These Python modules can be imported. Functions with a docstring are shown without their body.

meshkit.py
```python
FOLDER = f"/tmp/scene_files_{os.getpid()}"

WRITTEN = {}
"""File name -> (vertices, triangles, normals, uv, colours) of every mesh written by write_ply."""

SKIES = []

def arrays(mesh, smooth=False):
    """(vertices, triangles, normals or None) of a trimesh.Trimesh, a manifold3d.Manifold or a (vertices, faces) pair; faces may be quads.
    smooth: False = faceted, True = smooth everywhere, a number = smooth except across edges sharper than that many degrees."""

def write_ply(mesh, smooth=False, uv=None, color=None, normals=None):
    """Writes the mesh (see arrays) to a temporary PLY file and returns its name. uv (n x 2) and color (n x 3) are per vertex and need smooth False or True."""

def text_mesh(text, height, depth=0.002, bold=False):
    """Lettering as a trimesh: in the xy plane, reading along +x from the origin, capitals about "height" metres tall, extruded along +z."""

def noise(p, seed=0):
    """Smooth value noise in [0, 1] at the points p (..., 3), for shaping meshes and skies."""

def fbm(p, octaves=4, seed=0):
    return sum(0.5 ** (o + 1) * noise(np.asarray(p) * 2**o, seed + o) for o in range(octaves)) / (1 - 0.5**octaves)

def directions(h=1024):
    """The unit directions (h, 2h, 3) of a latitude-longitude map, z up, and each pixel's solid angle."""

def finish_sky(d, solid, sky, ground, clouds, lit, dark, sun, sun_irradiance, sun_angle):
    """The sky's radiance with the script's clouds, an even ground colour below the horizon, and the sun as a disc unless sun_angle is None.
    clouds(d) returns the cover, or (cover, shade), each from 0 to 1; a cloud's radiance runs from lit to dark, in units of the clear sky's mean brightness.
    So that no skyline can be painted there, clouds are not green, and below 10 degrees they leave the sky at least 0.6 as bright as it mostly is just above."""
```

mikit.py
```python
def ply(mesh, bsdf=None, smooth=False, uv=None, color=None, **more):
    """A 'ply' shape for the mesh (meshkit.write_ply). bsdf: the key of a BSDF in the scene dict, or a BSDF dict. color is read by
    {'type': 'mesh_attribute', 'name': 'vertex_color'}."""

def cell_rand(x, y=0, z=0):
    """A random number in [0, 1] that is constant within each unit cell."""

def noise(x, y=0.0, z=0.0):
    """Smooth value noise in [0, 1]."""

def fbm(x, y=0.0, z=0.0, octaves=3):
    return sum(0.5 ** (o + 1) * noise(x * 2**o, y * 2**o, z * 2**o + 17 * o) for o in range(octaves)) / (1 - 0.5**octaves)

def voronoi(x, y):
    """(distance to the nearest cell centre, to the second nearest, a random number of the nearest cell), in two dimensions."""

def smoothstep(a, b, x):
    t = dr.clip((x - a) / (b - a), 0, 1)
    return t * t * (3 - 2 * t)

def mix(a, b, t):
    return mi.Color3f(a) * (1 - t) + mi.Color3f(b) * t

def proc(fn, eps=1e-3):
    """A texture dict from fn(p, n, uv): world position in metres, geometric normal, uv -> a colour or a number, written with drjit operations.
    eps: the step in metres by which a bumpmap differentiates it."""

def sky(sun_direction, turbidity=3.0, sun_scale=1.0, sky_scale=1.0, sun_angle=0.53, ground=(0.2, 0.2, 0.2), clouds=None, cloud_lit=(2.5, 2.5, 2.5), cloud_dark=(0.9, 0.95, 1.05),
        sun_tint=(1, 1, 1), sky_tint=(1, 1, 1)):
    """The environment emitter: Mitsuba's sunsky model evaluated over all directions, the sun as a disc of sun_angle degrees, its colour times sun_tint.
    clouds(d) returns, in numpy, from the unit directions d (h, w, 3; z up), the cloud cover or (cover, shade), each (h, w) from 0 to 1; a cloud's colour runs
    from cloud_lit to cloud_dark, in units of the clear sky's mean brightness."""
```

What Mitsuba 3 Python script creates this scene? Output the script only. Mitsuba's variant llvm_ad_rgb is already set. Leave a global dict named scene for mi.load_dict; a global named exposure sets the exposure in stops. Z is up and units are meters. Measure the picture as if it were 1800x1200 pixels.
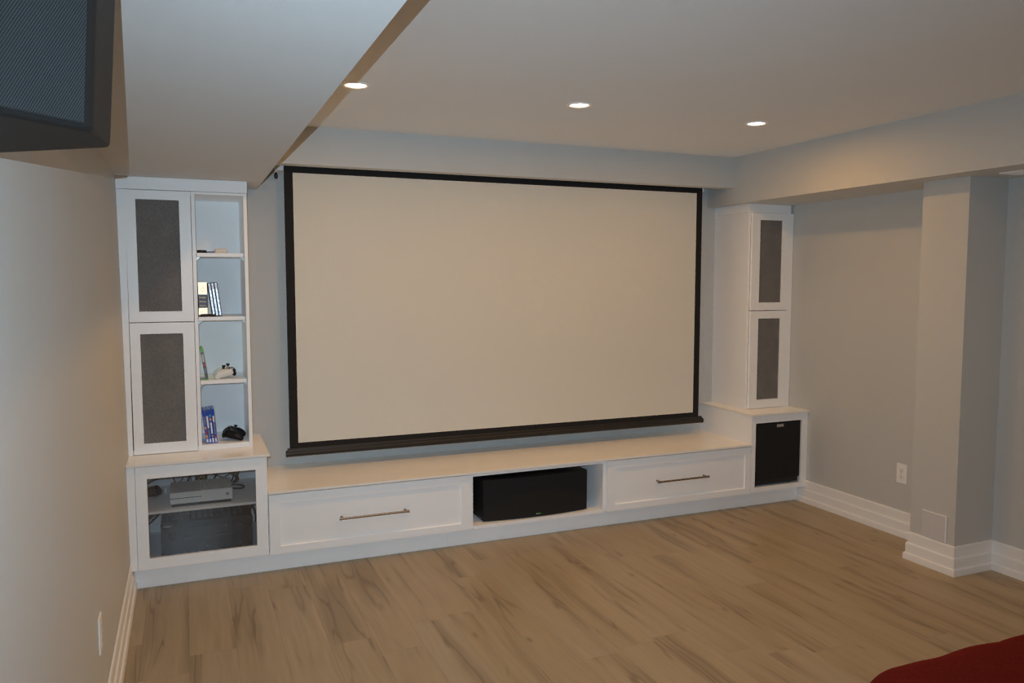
import math
import random
import numpy as np
import trimesh
import shapely.geometry as sg
import manifold3d as m3
import drjit as dr
import mitsuba as mi
import mikit
import meshkit
from mikit import proc, noise, fbm, cell_rand, smoothstep, mix

random.seed(7)
rng = np.random.default_rng(7)
T = mi.ScalarTransform4f
scene, labels = {}, {}

# ------------------------------------------------------------------ camera, lights, exposure
exposure = 0.0
CAM = np.array([0.2802, 0.0, 1.5215])
YAW, PITCH = 0.3941, -0.0776
FWD = np.array([math.sin(YAW) * math.cos(PITCH), math.cos(YAW) * math.cos(PITCH), math.sin(PITCH)])
scene['camera'] = {'type': 'perspective', 'fov': math.degrees(2 * math.atan(900 / 1382.0)), 'fov_axis': 'x', 'near_clip': 0.02, 'far_clip': 50.0,
                   'to_world': T().look_at(origin=CAM.tolist(), target=(CAM + FWD).tolist(), up=[0, 0, 1])}
# the flash on top of the camera that took the picture: cool against the warm lamps
FLASH = np.array([0.243, 0.02, 1.588])
scene['flash'] = {'type': 'spot', 'to_world': T().look_at(origin=FLASH.tolist(), target=(FLASH + FWD).tolist(), up=[0, 0, 1]),
                  'sampling_weight': 3.0, 'cutoff_angle': 56.0, 'beam_width': 14.0, 'intensity': {'type': 'rgb', 'value': [11.9, 15.9, 19.2]}}
LAMP = [270.0, 138.0, 35.0]

# ------------------------------------------------------------------ room measures (metres)
D, W, C = 4.704, 4.187, 2.3517          # back wall, right wall, ceiling
YR = -2.6                                # wall behind the camera
S, E = 2.0323, 0.6724                    # left soffit underside and edge
B, BZ = 4.4163, 2.1463                   # bulkhead in front of the screen housing
RX, RZ = 3.7466, 2.0386                  # right bulkhead
K, KY0, KY1 = 3.9063, 2.7818, 3.0507     # column
FF, TK, ZT = 4.1309, 4.205, 0.1149       # door faces, toe kick, cabinet undersides
FC = 4.113                               # counter front edge
TF = 4.3366                              # left tower doors
RT = 4.311                               # right tower doors
LZ, MZ, R1 = 0.640, 0.4428, 0.6392       # counter tops


def lx(z):                               # the left wall leans out a little towards its top
    return -0.0085 * z


# ------------------------------------------------------------------ helpers
def key_for(name, parent=None):
    k = f'{parent}__{name}' if parent else name
    if k not in scene and k not in labels:
        return k
    n = 1
    while f'{k}_{n:03d}' in scene or f'{k}_{n:03d}' in labels:
        n += 1
    return f'{k}_{n:03d}'


def obj(name, mesh, mat, parent=None, smooth=False, label=None, **kw):
    k = key_for(name, parent)
    scene[k] = mikit.ply(mesh, mat, smooth=smooth, **kw)
    if label and parent:
        labels[k] = {'label': label}
    return k


def thing(name, label, cat, group=None):
    k = key_for(name)
    labels[k] = {'label': label, 'category': cat}
    if group:
        labels[k]['group'] = group
    return k


def tag(k, label, cat, group=None):
    labels[k] = {'label': label, 'category': cat}
    if group:
        labels[k]['group'] = group
    return k


def struct(name, mesh, mat, label=None, smooth=False, **kw):
    k = obj(name, mesh, mat, smooth=smooth, **kw)
    labels[k] = {'kind': 'structure'}
    if label:
        labels[k]['label'] = label
    return k


def box(x0, x1, y0, y1, z0, z1, b=0.0):
    """A box, its edges chamfered by b."""
    if b <= 0:
        return trimesh.creation.box(bounds=[[x0, y0, z0], [x1, y1, z1]])
    b = min(b, (x1 - x0) / 2.01, (y1 - y0) / 2.01, (z1 - z0) / 2.01)
    lo, hi = np.array([x0, y0, z0]), np.array([x1, y1, z1])
    pts = []
    for s in np.ndindex(2, 2, 2):
        c = np.where(s, hi, lo)
        d = np.where(s, -1.0, 1.0) * b
        for a in range(3):
            o = d.copy()
            o[a] = 0
            pts.append(c + o)
    return trimesh.convex.convex_hull(np.array(pts))


def join(*ms):
    return trimesh.util.concatenate(list(ms))


def xz(poly, y0, y1):
    """A polygon drawn in x and z, extruded from y0 to y1."""
    m = trimesh.creation.extrude_polygon(poly, y1 - y0, engine='earcut')
    v = m.vertices
    m.vertices = np.stack([v[:, 0], y1 - v[:, 2], v[:, 1]], 1)
    m.fix_normals()
    return m


def xy(poly, z0, z1):
    m = trimesh.creation.extrude_polygon(poly, z1 - z0, engine='earcut')
    m.apply_translation([0, 0, z0])
    return m


def yz(poly, x0, x1):
    m = trimesh.creation.extrude_polygon(poly, x1 - x0, engine='earcut')
    v = m.vertices
    m.vertices = np.stack([v[:, 2] + x0, v[:, 0], v[:, 1]], 1)
    m.fix_normals()
    return m


def rect(x0, x1, z0, z1):
    return sg.box(x0, z0, x1, z1)


def frame(x0, x1, z0, z1, px0, px1, pz0, pz1, y0, y1):
    """A door frame: flat rails round an opening, arrises eased by a thin chamfer at the front."""
    p = rect(x0, x1, z0, z1).difference(rect(px0, px1, pz0, pz1))
    return xz(p, y0, y1)


def tube(points, r, sides=10, closed_ends=True, smooth_n=0):
    p = np.asarray(points, float)
    if smooth_n:
        from scipy.interpolate import CubicSpline
        t = np.r_[0, np.cumsum(np.linalg.norm(np.diff(p, axis=0), axis=1))]
        p = CubicSpline(t, p)(np.linspace(0, t[-1], smooth_n))
    t = np.gradient(p, axis=0)
    t /= np.linalg.norm(t, axis=1, keepdims=True)
    a = np.cross(t[0], [0.13, 0.31, 0.94])
    a /= np.linalg.norm(a)
    rings = []
    for i in range(len(p)):
        a = a - t[i] * (a @ t[i])
        a /= np.linalg.norm(a)
        b = np.cross(t[i], a)
        an = np.arange(sides) * 2 * np.pi / sides
        rings.append(p[i] + r * (np.cos(an)[:, None] * a + np.sin(an)[:, None] * b))
    v = np.vstack(rings + [p[:1], p[-1:]])
    f = []
    n = len(p)
    for i in range(n - 1):
        for j in range(sides):
            q = (i * sides + j, i * sides + (j + 1) % sides, (i + 1) * sides + (j + 1) % sides, (i + 1) * sides + j)
            f += [[q[0], q[1], q[2]], [q[0], q[2], q[3]]]
    for j in range(sides):
        f += [[n * sides, (j + 1) % sides, j], [n * sides + 1, (n - 1) * sides + j, (n - 1) * sides + (j + 1) % sides]]
    m = trimesh.Trimesh(v, f, process=False)
    m.fix_normals()
    return m


def cyl(c, r, h, axis='z', sides=32):
    m = trimesh.creation.cylinder(radius=r, height=h, sections=sides)
    if axis == 'y':
        m.apply_transform(trimesh.transformations.rotation_matrix(np.pi / 2, [1, 0, 0]))
    if axis == 'x':
        m.apply_transform(trimesh.transformations.rotation_matrix(np.pi / 2, [0, 1, 0]))
    m.apply_translation(c)
    return m


def lathe(profile, c, sides=48):
    m = trimesh.creation.revolve(np.array(profile), sections=sides)
    m.apply_translation(c)
    m.fix_normals()
    return m


def text_front(s, h, x, y, z, depth=0.0006, bold=True, centre=False):
    """Lettering that faces the room (towards -y), its lower left corner at x, z, its back on the plane y."""
    m = meshkit.text_mesh(s, h, depth, bold)
    v = m.vertices.copy()
    if centre:
        x = x - (v[:, 0].max() + v[:, 0].min()) / 2
    m.vertices = np.stack([v[:, 0] + x, y - v[:, 2], v[:, 1] + z], 1)
    m.fix_normals()
    return m


def balls(chain):
    """Union of the hulls of successive spheres [(x, y, z, r), ...] (each chain one hull)."""
    out = []
    for ch in chain:
        ss = [m3.Manifold.sphere(r, 24).translate([x, y, z]) for x, y, z, r in ch]
        out.append(m3.Manifold.batch_hull(ss))
    return m3.Manifold.batch_boolean(out, m3.OpType.Add)


def to_tm(man):
    me = man.to_mesh()
    return trimesh.Trimesh(me.vert_properties[:, :3], me.tri_verts, process=True)


def soft(man, edge, it=12):
    m = to_tm(man.refine_to_length(edge))
    trimesh.smoothing.filter_taubin(m, iterations=it)
    return m


def place(m, loc, rz=0.0, ry=0.0, rx=0.0):
    R = trimesh.transformations.euler_matrix(rx, ry, rz, 'sxyz')
    m = m.copy()
    m.apply_transform(R)
    m.apply_translation(loc)
    return m


# ------------------------------------------------------------------ materials
def paint(name, rgb, rough=0.6, spec=0.35, bump=0.0, bump_scale=300.0):
    b = {'type': 'principled', 'base_color': {'type': 'rgb', 'value': list(rgb)}, 'roughness': rough, 'specular': spec}
    if bump:
        b = {'type': 'bumpmap', 'arbitrary': {'type': 'proc', **proc(lambda p, n, uv: fbm(p.x * bump_scale, p.y * bump_scale, p.z * bump_scale, 2), eps=1e-3)}, 'scale': bump, 'bsdf': b}
    scene[name] = {'type': 'twosided', 'bsdf': b}
    return name


def textured(name, fn, rough=0.6, spec=0.35, metallic=0.0):
    scene[name] = {'type': 'twosided', 'bsdf': {'type': 'principled', 'base_color': proc(fn), 'roughness': rough, 'specular': spec, 'metallic': metallic}}
    return name


def wall_fn(base):
    def fn(p, n, uv):
        t = fbm(p.x * 1.7, p.y * 1.7, p.z * 1.7 + 3.1, 3)
        f = noise(p.x * 220, p.y * 220, p.z * 220)
        return mi.Color3f(base) * (0.975 + 0.04 * t + 0.012 * f)
    return fn


WALL = textured('m_wall', wall_fn([0.545, 0.55, 0.535]), 0.55, 0.3)
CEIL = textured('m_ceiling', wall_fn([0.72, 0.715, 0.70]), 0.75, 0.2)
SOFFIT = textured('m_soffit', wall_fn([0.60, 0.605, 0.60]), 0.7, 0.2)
TRIM = paint('m_trim', [0.83, 0.82, 0.80], 0.35, 0.4)
WHITE = textured('m_cabinet', wall_fn([0.88, 0.88, 0.875]), 0.38, 0.4)
PANEL = paint('m_panel', [0.81, 0.82, 0.82], 0.45, 0.35)
STONE = textured('m_stone', lambda p, n, uv: mi.Color3f([0.82, 0.785, 0.73]) * (0.97 + 0.05 * fbm(p.x * 9, p.y * 9, p.z * 9, 3)), 0.2, 0.5)
SCREEN = textured('m_screen', lambda p, n, uv: mi.Color3f([0.70, 0.67, 0.59]) * (0.985 + 0.02 * fbm(p.x * 2, p.z * 2, 1.0, 2)), 0.9, 0.1)
BLACKCLOTH = paint('m_screen_black', [0.018, 0.017, 0.017], 0.8, 0.2)
BLACKBAR = paint('m_black_bar', [0.02, 0.018, 0.017], 0.42, 0.4)
BLACK = paint('m_black', [0.012, 0.012, 0.012], 0.5, 0.35)
BLACKGLOSS = paint('m_black_gloss', [0.012, 0.012, 0.013], 0.22, 0.5)
BLACKPLASTIC = paint('m_black_plastic', [0.008, 0.008, 0.009], 0.45, 0.3)
PURPLE = paint('m_dark_purple', [0.05, 0.04, 0.085], 0.3, 0.5)
WHITEPLASTIC = paint('m_white_plastic', [0.78, 0.77, 0.75], 0.4, 0.4)
GREYPLASTIC = paint('m_grey_plastic', [0.50, 0.49, 0.48], 0.45, 0.4)
CREAM = paint('m_cream', [0.78, 0.70, 0.62], 0.5, 0.3)
VENTGREY = paint('m_vent', [0.60, 0.585, 0.60], 0.4, 0.4)
GREEN = paint('m_green', [0.10, 0.42, 0.07], 0.25, 0.5)
BLUE = paint('m_blue', [0.02, 0.07, 0.42], 0.2, 0.5)
SPINEWHITE = paint('m_spine_white', [0.72, 0.74, 0.80], 0.35, 0.4)
RED = paint('m_red', [0.5, 0.04, 0.03], 0.4, 0.4)
YELLOW = paint('m_yellow', [0.62, 0.45, 0.03], 0.4, 0.4)
ORANGE = paint('m_orange', [0.70, 0.32, 0.06], 0.4, 0.4)
TEAL = paint('m_teal', [0.05, 0.35, 0.55], 0.35, 0.4)
SLOT = paint('m_vent_slot', [0.045, 0.045, 0.05], 0.6, 0.2)
REDCABLE = paint('m_red_cable', [0.16, 0.02, 0.03], 0.4, 0.4)
SPINEGREY = paint('m_spine_grey', [0.10, 0.095, 0.10], 0.35, 0.4)
GOLD = textured('m_gold', lambda p, n, uv: mix([0.98, 0.74, 0.50], [0.80, 0.46, 0.22], smoothstep(0.55, 0.8, fbm(p.x * 260, p.y * 260, p.z * 260, 2))), 0.42, 0.5, 0.75)
GOLDINK = paint('m_gold_ink', [0.70, 0.50, 0.16], 0.4, 0.5)
FOIL = textured('m_foil', lambda p, n, uv: mix([0.16, 0.18, 0.22], [0.80, 0.84, 0.90], smoothstep(0.40, 0.62, fbm(p.x * 420, p.y * 420, p.z * 300, 3))), 0.32, 0.5, 0.55)
NAVY = paint('m_navy', [0.03, 0.035, 0.07], 0.4, 0.4)
SLATE = paint('m_slate', [0.16, 0.19, 0.27], 0.4, 0.4)
scene['m_nickel'] = {'type': 'twosided', 'bsdf': {'type': 'roughconductor', 'alpha': 0.22, 'specular_reflectance': {'type': 'rgb', 'value': [0.36, 0.31, 0.27]}}}
NICKEL = 'm_nickel'
scene['m_silver'] = {'type': 'twosided', 'bsdf': {'type': 'principled', 'base_color': {'type': 'rgb', 'value': [0.42, 0.40, 0.38]}, 'roughness': 0.4, 'metallic': 0.6}}
SILVER = 'm_silver'
scene['m_glass'] = {'type': 'thindielectric', 'int_ior': 1.5, 'specular_transmittance': {'type': 'rgb', 'value': [0.66, 0.67, 0.68]}}
scene['m_clear'] = {'type': 'twosided', 'bsdf': {'type': 'principled', 'base_color': {'type': 'rgb', 'value': [0.62, 0.66, 0.66]}, 'roughness': 0.25, 'specular': 0.5}}
CLEAR = 'm_clear'


def felt(p, n, uv):
    f = fbm(p.x * 260, p.z * 260, p.y * 260, 3)
    g = noise(p.x * 700, p.z * 700, p.y * 700)
    big = fbm(p.x * 14, p.z * 14, 2.0, 2)
    v = 0.17 * (0.62 + 0.75 * f) * (0.9 + 0.2 * big) + 0.05 * smoothstep(0.78, 0.95, g)
    return mi.Color3f([1.0, 0.955, 0.93]) * v


FELT = textured('m_felt', felt, 0.95, 0.1)


def cloth_red(p, n, uv):
    f = fbm(p.x * 300, p.y * 300, p.z * 300, 2)
    return mi.Color3f([0.085, 0.0050, 0.0025]) * (0.8 + 0.4 * f)


REDCLOTH = textured('m_red_cloth', cloth_red, 0.95, 0.1)


def grille_fn(p, n, uv):
    # fine slanting weave of the grille cloth, in the plane of the cloth
    t = (p.x * 0.72 + p.y * 0.69) * 1.0
    s = 0.5 + 0.5 * dr.sin((t * 1.0 - p.z * 0.62) * 2 * math.pi / 0.0036)
    w = noise(p.x * 500, p.y * 500, p.z * 500)
    return mi.Color3f([0.0145, 0.0165, 0.0175]) * (0.42 + 1.15 * s + 0.2 * w)


GRILLE = textured('m_grille', grille_fn, 0.7, 0.3)
PL_W, PL_L = 0.182, 1.22


def plank_fn(p, n, uv):
    idx = dr.floor(uv.x)
    u = (uv.x - idx) * PL_W
    v = uv.y
    r1, r2, r3 = cell_rand(idx, 1, 5), cell_rand(idx, 2, 5), cell_rand(idx, 3, 5)
    wob = (fbm(u * 7 + r1 * 40, v * 3.0 + r2 * 20, r3 * 9, 2) - 0.5) * 0.050
    a = u + wob
    cloud = fbm(a * 15 + r1 * 91, v * 1.5 + r2 * 37, r3 * 17, 3)
    broad = fbm(a * 5 + r2 * 31, v * 0.8 + r3 * 57, r1 * 5, 2)
    grain = fbm(a * 70 + r3 * 61, v * 3.0 + r1 * 23, r2 * 29, 3)
    fine = noise(a * 330 + r3 * 77, v * 12.0, r1 * 19)
    ridge = 1 - dr.abs(2 * noise(a * 40 + r2 * 83, v * 2.1 + r3 * 47, r1 * 13) - 1)
    ridge = smoothstep(0.86, 1.0, ridge)
    tone = mix([0.362, 0.276, 0.172], [0.342, 0.258, 0.157], r1)
    tone = mix(tone, [0.352, 0.280, 0.190], smoothstep(0.55, 0.95, r2) * 0.7)
    c = tone * (0.84 + 0.22 * grain + 0.06 * fine + 0.10 * broad)
    c = mix(c, mi.Color3f([0.205, 0.146, 0.086]), smoothstep(0.46, 0.82, cloud) * 0.52)
    c = mix(c, mi.Color3f([0.150, 0.105, 0.062]), ridge * smoothstep(0.50, 0.66, cloud) * 0.50)
    c = mix(c, mi.Color3f([0.425, 0.340, 0.230]), smoothstep(0.55, 0.80, 1 - cloud) * 0.25)
    # small dark knots, drawn out along the plank
    kx, ky = (u - PL_W * (0.15 + 0.7 * r2)) / 0.009, (v - PL_L * (0.1 + 0.8 * r3)) / 0.024
    knot = dr.exp(-(kx * kx + ky * ky)) * smoothstep(0.45, 0.55, cell_rand(idx, 9, 2)) * (0.4 + 0.9 * grain)
    c = mix(c, mi.Color3f([0.12, 0.085, 0.055]), dr.clip(knot, 0, 1) * 0.6)
    return c


PLANK = textured('m_plank', plank_fn, 0.42, 0.35)
SUBFLOOR = paint('m_subfloor', [0.10, 0.08, 0.06], 0.8, 0.2)

# ------------------------------------------------------------------ the room
floor = struct('floor', box(-0.05, W + 0.1, YR - 0.1, D + 0.1, -0.08, -0.005), SUBFLOOR, 'floor of grey brown wood-look planks')
# planks: rows run towards the screen wall, each board its own piece
n_pl, x0 = 0, 0.073 - PL_W
row = 0
while x0 < W:
    off = float(rng.uniform(0, PL_L))
    y = 4.30 - off - PL_L * 0
    y1 = 4.30
    first = True
    while y1 > YR:
        ln = off if first and off > 0.12 else PL_L
        first = False
        ya, yb = max(y1 - ln, YR), y1
        xa, xb = max(x0, -0.03), min(x0 + PL_W, W + 0.03)
        if xb - xa > 0.01 and yb - ya > 0.02:
            m = box(xa + 0.0001, xb - 0.0001, ya + 0.0001, yb - 0.0001, -0.005, 0.0, 0.0005)
            v = m.vertices
            uv = np.stack([n_pl + np.clip((v[:, 0] - x0) / PL_W, 0.001, 0.999), v[:, 1] - (y1 - PL_L)], 1)
            obj('plank', m, PLANK, floor, uv=uv)
            n_pl += 1
        y1 -= ln
    x0 += PL_W
    row += 1

th = 0.12
lw = trimesh.convex.convex_hull(np.array([[lx(z) - dx, y, z] for z in (0.0, C + 0.05) for y in (YR - th, D + th) for dx in (0, th)]))
struct('wall_left', lw, WALL, 'light grey painted side wall close to the camera')
struct('wall_back', box(-0.2, W + 0.2, D, D + th, 0, C + 0.05), WALL, 'light grey wall behind the projection screen')
struct('wall_right', box(W, W + th, YR - th, D + th, 0, C + 0.05), WALL, 'light grey wall with the column and outlet')
struct('wall_rear', box(-0.2, W + 0.2, YR - th, YR, 0, C + 0.05), WALL, 'wall behind the camera')
struct('ceiling', box(-0.2, W + 0.2, YR - th, D + th, C, C + 0.1), CEIL, 'white painted ceiling with round recessed lights')
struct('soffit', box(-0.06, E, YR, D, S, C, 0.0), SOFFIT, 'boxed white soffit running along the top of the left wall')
struct('bulkhead', box(E, RX, B, B + 0.085, BZ, C, 0.0), WALL, 'grey bulkhead across the top of the screen wall')
struct('bulkhead', box(RX, W, YR, D, RZ, C, 0.0), WALL, 'grey boxed bulkhead along the top of the right wall')
struct('column', box(K, W, KY0, KY1, 0, RZ, 0.0), WALL, 'square grey boxed column on the right wall')

# baseboards: three tiers, the lowest proudest
BB = [(0, 0), (0.0225, 0), (0.0225, 0.028), (0.0205, 0.034), (0.0150, 0.0385), (0.0138, 0.043), (0.0138, 0.078), (0.0142, 0.084), (0.0128, 0.089), (0.0080, 0.0945), (0.0068, 0.100), (0.0068, 0.134), (0.0078, 0.139), (0.0076, 0.146), (0.0050, 0.1515), (0.0020, 0.1535), (0, 0.1535)]


def sweep_base(path, side):
    """The tiered profile mitred along a floor path (list of (x, y)); side: +1 if the room is on the left of the walk."""
    p = np.array(path, float)
    n = len(p)
    dirs = [(p[i + 1] - p[i]) / np.linalg.norm(p[i + 1] - p[i]) for i in range(n - 1)]
    nor = [np.array([-d[1], d[0]]) * side for d in dirs]
    v = []
    for i in range(n):
        if i == 0:
            m = nor[0]
        elif i == n - 1:
            m = nor[-1]
        else:
            m = (nor[i - 1] + nor[i])
            m = m / (m @ nor[i])
        for t, z in BB:
            v.append([p[i, 0] + m[0] * t, p[i, 1] + m[1] * t, z])
    k = len(BB)
    f = []
    for i in range(n - 1):
        for j in range(k):
            a, b = i * k + j, i * k + (j + 1) % k
            f += [[a, b, b + k], [a, b + k, a + k]]
    tri = trimesh.creation.triangulate_polygon(sg.Polygon(BB), engine='earcut')[1]
    f += tri.tolist() + (tri[:, ::-1] + (n - 1) * k).tolist()
    m = trimesh.Trimesh(np.array(v), f, process=False)
    m.fix_normals()
    return m


low = sg.Polygon(BB).intersection(sg.box(-1, -1, 1, ZT - 0.004))


def base_stub(x, y0, y1, s):
    m = trimesh.creation.extrude_polygon(low, y1 - y0, engine='earcut')
    v = m.vertices
    m.vertices = np.stack([x + s * v[:, 0], y0 + v[:, 2], v[:, 1]], 1)
    m.fix_normals()
    return m


struct('baseboard_left', join(sweep_base([(-0.001, FF - 0.001), (-0.001, YR)], 1), base_stub(-0.001, FF - 0.001, TK, 1)), TRIM, 'white tiered baseboard on the left wall', smooth=25)
struct('baseboard_right', join(sweep_base([(W, FF - 0.001), (W, KY1)], -1), base_stub(W, FF - 0.001, TK, -1)), TRIM, 'white tiered baseboard between the cabinet and the column', smooth=25)
struct('baseboard_column', sweep_base([(W, KY1), (K, KY1), (K, KY0), (W, KY0), (W, YR)], -1), TRIM, 'white tiered baseboard wrapped round the column', smooth=25)

# ------------------------------------------------------------------ recessed ceiling lights
scene['m_lamp_face'] = {'type': 'diffuse', 'reflectance': {'type': 'rgb', 'value': [0.6, 0.6, 0.58]}}


def downlight(x, y, label, group=None, power=1.0):
    t = thing('recessed_light', label, 'ceiling light', group)
    prof = [(0.0445, 0.0), (0.0445, -0.0015), (0.0470, -0.0032), (0.0580, -0.0042), (0.0625, -0.0028), (0.0635, 0.0), (0.0445, 0.0)]
    obj('trim_ring', lathe(prof, [x, y, C]), TRIM, t, smooth=30)
    d = trimesh.creation.cylinder(radius=0.0440, height=0.001, sections=48)
    d.apply_translation([x, y, C - 0.0010])
    k = key_for('lens', t)
    scene[k] = mikit.ply(d, 'm_lamp_face', smooth=False, emitter={'type': 'area', 'radiance': {'type': 'rgb', 'value': [power * c for c in LAMP]}})


downlight(0.982, 3.424, 'lit round recessed ceiling light beside the edge of the left soffit')
downlight(2.040, 3.398, 'lit round recessed ceiling light in the middle of the row of three')
downlight(3.110, 3.427, 'lit round recessed ceiling light nearest the right bulkhead')
for yy in (1.30,):
    for xx in (0.98, 2.04, 3.11):
        downlight(xx, yy, 'lit round recessed ceiling light above and behind the camera, outside the photo', 'recessed lights behind the camera', 0.6)

# ------------------------------------------------------------------ left tower cabinet
t = thing('tower_cabinet', 'tall white cabinet on the left with open shelves beside two grey panelled doors', 'cabinet')
CB = TF + 0.020                       # carcass front behind the doors
YB = D - 0.002
L0, L1 = -0.012, 0.5925
PT = 0.018
zb, zt = LZ + 0.0005, 1.9690
obj('side_panel', box(L1 - PT, L1, TF + 0.001, YB, zb, zt, 0.0008), WHITE, t)
obj('side_panel', box(0.3235, 0.3235 + PT, TF + 0.001, YB - 0.006, zb, zt, 0.0008), WHITE, t)
obj('side_panel', box(L0, L0 + PT, CB + 0.001, YB - 0.006, zb, zt, 0.0008), WHITE, t)
obj('back_panel', box(L0, L1 - PT, YB - 0.006, YB, zb, zt), PANEL, t)
obj('bottom_panel', join(box(0.3415, L1 - PT, TF + 0.001, YB - 0.006, zb, 0.6685, 0.0008), box(L0 + PT, 0.3235, CB + 0.002, YB - 0.006, zb, 0.6605)), WHITE, t)
obj('top_panel', join(box(0.3415, L1 - PT, TF + 0.001, YB - 0.006, 1.9565, zt, 0.0006), box(L0 + PT, 0.3235, CB + 0.002, YB - 0.006, 1.951, zt)), WHITE, t)
obj('fascia', box(-0.0165, 0.5955, TF - 0.002, TF + 0.02, 1.9705, S - 0.001, 0.0008), WHITE, t)
obj('filler_strip', trimesh.convex.convex_hull(np.array([[x, y, z] for y in (TF, TF + 0.018) for x, z in ((lx(zb) + 0.001, zb), (0.0175, zb), (lx(zt) + 0.001, zt), (0.0235, zt))])), WHITE, t)
for z0, z1, p0, p1 in ((1.3125, 1.9680, 1.3655, 1.9220), (0.6430, 1.3090, 0.6970, 1.2525)):
    d = obj('door', frame(0.0225, 0.3215, z0, z1, 0.0690, 0.2670, p0, p1, TF, TF + 0.019), WHITE, t)
    obj('fabric_panel', box(0.060, 0.276, TF + 0.007, TF + 0.012, p0 - 0.009, p1 + 0.009), FELT, d)
for zs in (1.6625, 1.3335, 1.0030):
    s = obj('shelf', box(0.3435, 0.5725, TF + 0.020, YB - 0.008, zs - 0.0205, zs, 0.0012), WHITE, t)
    for xs, sgn in ((0.3425, 1), (0.5735, -1)):
        for ys in (TF + 0.045, YB - 0.06):
            br = yz(sg.Polygon([(ys - 0.004, zs - 0.021), (ys + 0.004, zs - 0.021), (ys + 0.004, zs - 0.040), (ys - 0.004, zs - 0.036)]), 0, 0.004)
            br = join(box(xs if sgn > 0 else xs - 0.016, xs + 0.016 if sgn > 0 else xs, ys - 0.005, ys + 0.005, zs - 0.0265, zs - 0.0210),
                      trimesh.convex.convex_hull(np.array([[xs + sgn * a, ys + b, zs - c] for b in (-0.005, 0.005) for a, c in ((0.0, 0.0265), (0.014, 0.0265), (0.0, 0.041))])))
            obj('shelf_support', br, CLEAR, s)
obj('shelf_pin', cyl([0.383, YB - 0.009, 1.925], 0.0035, 0.008, 'y', 12), NICKEL, t)

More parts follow.
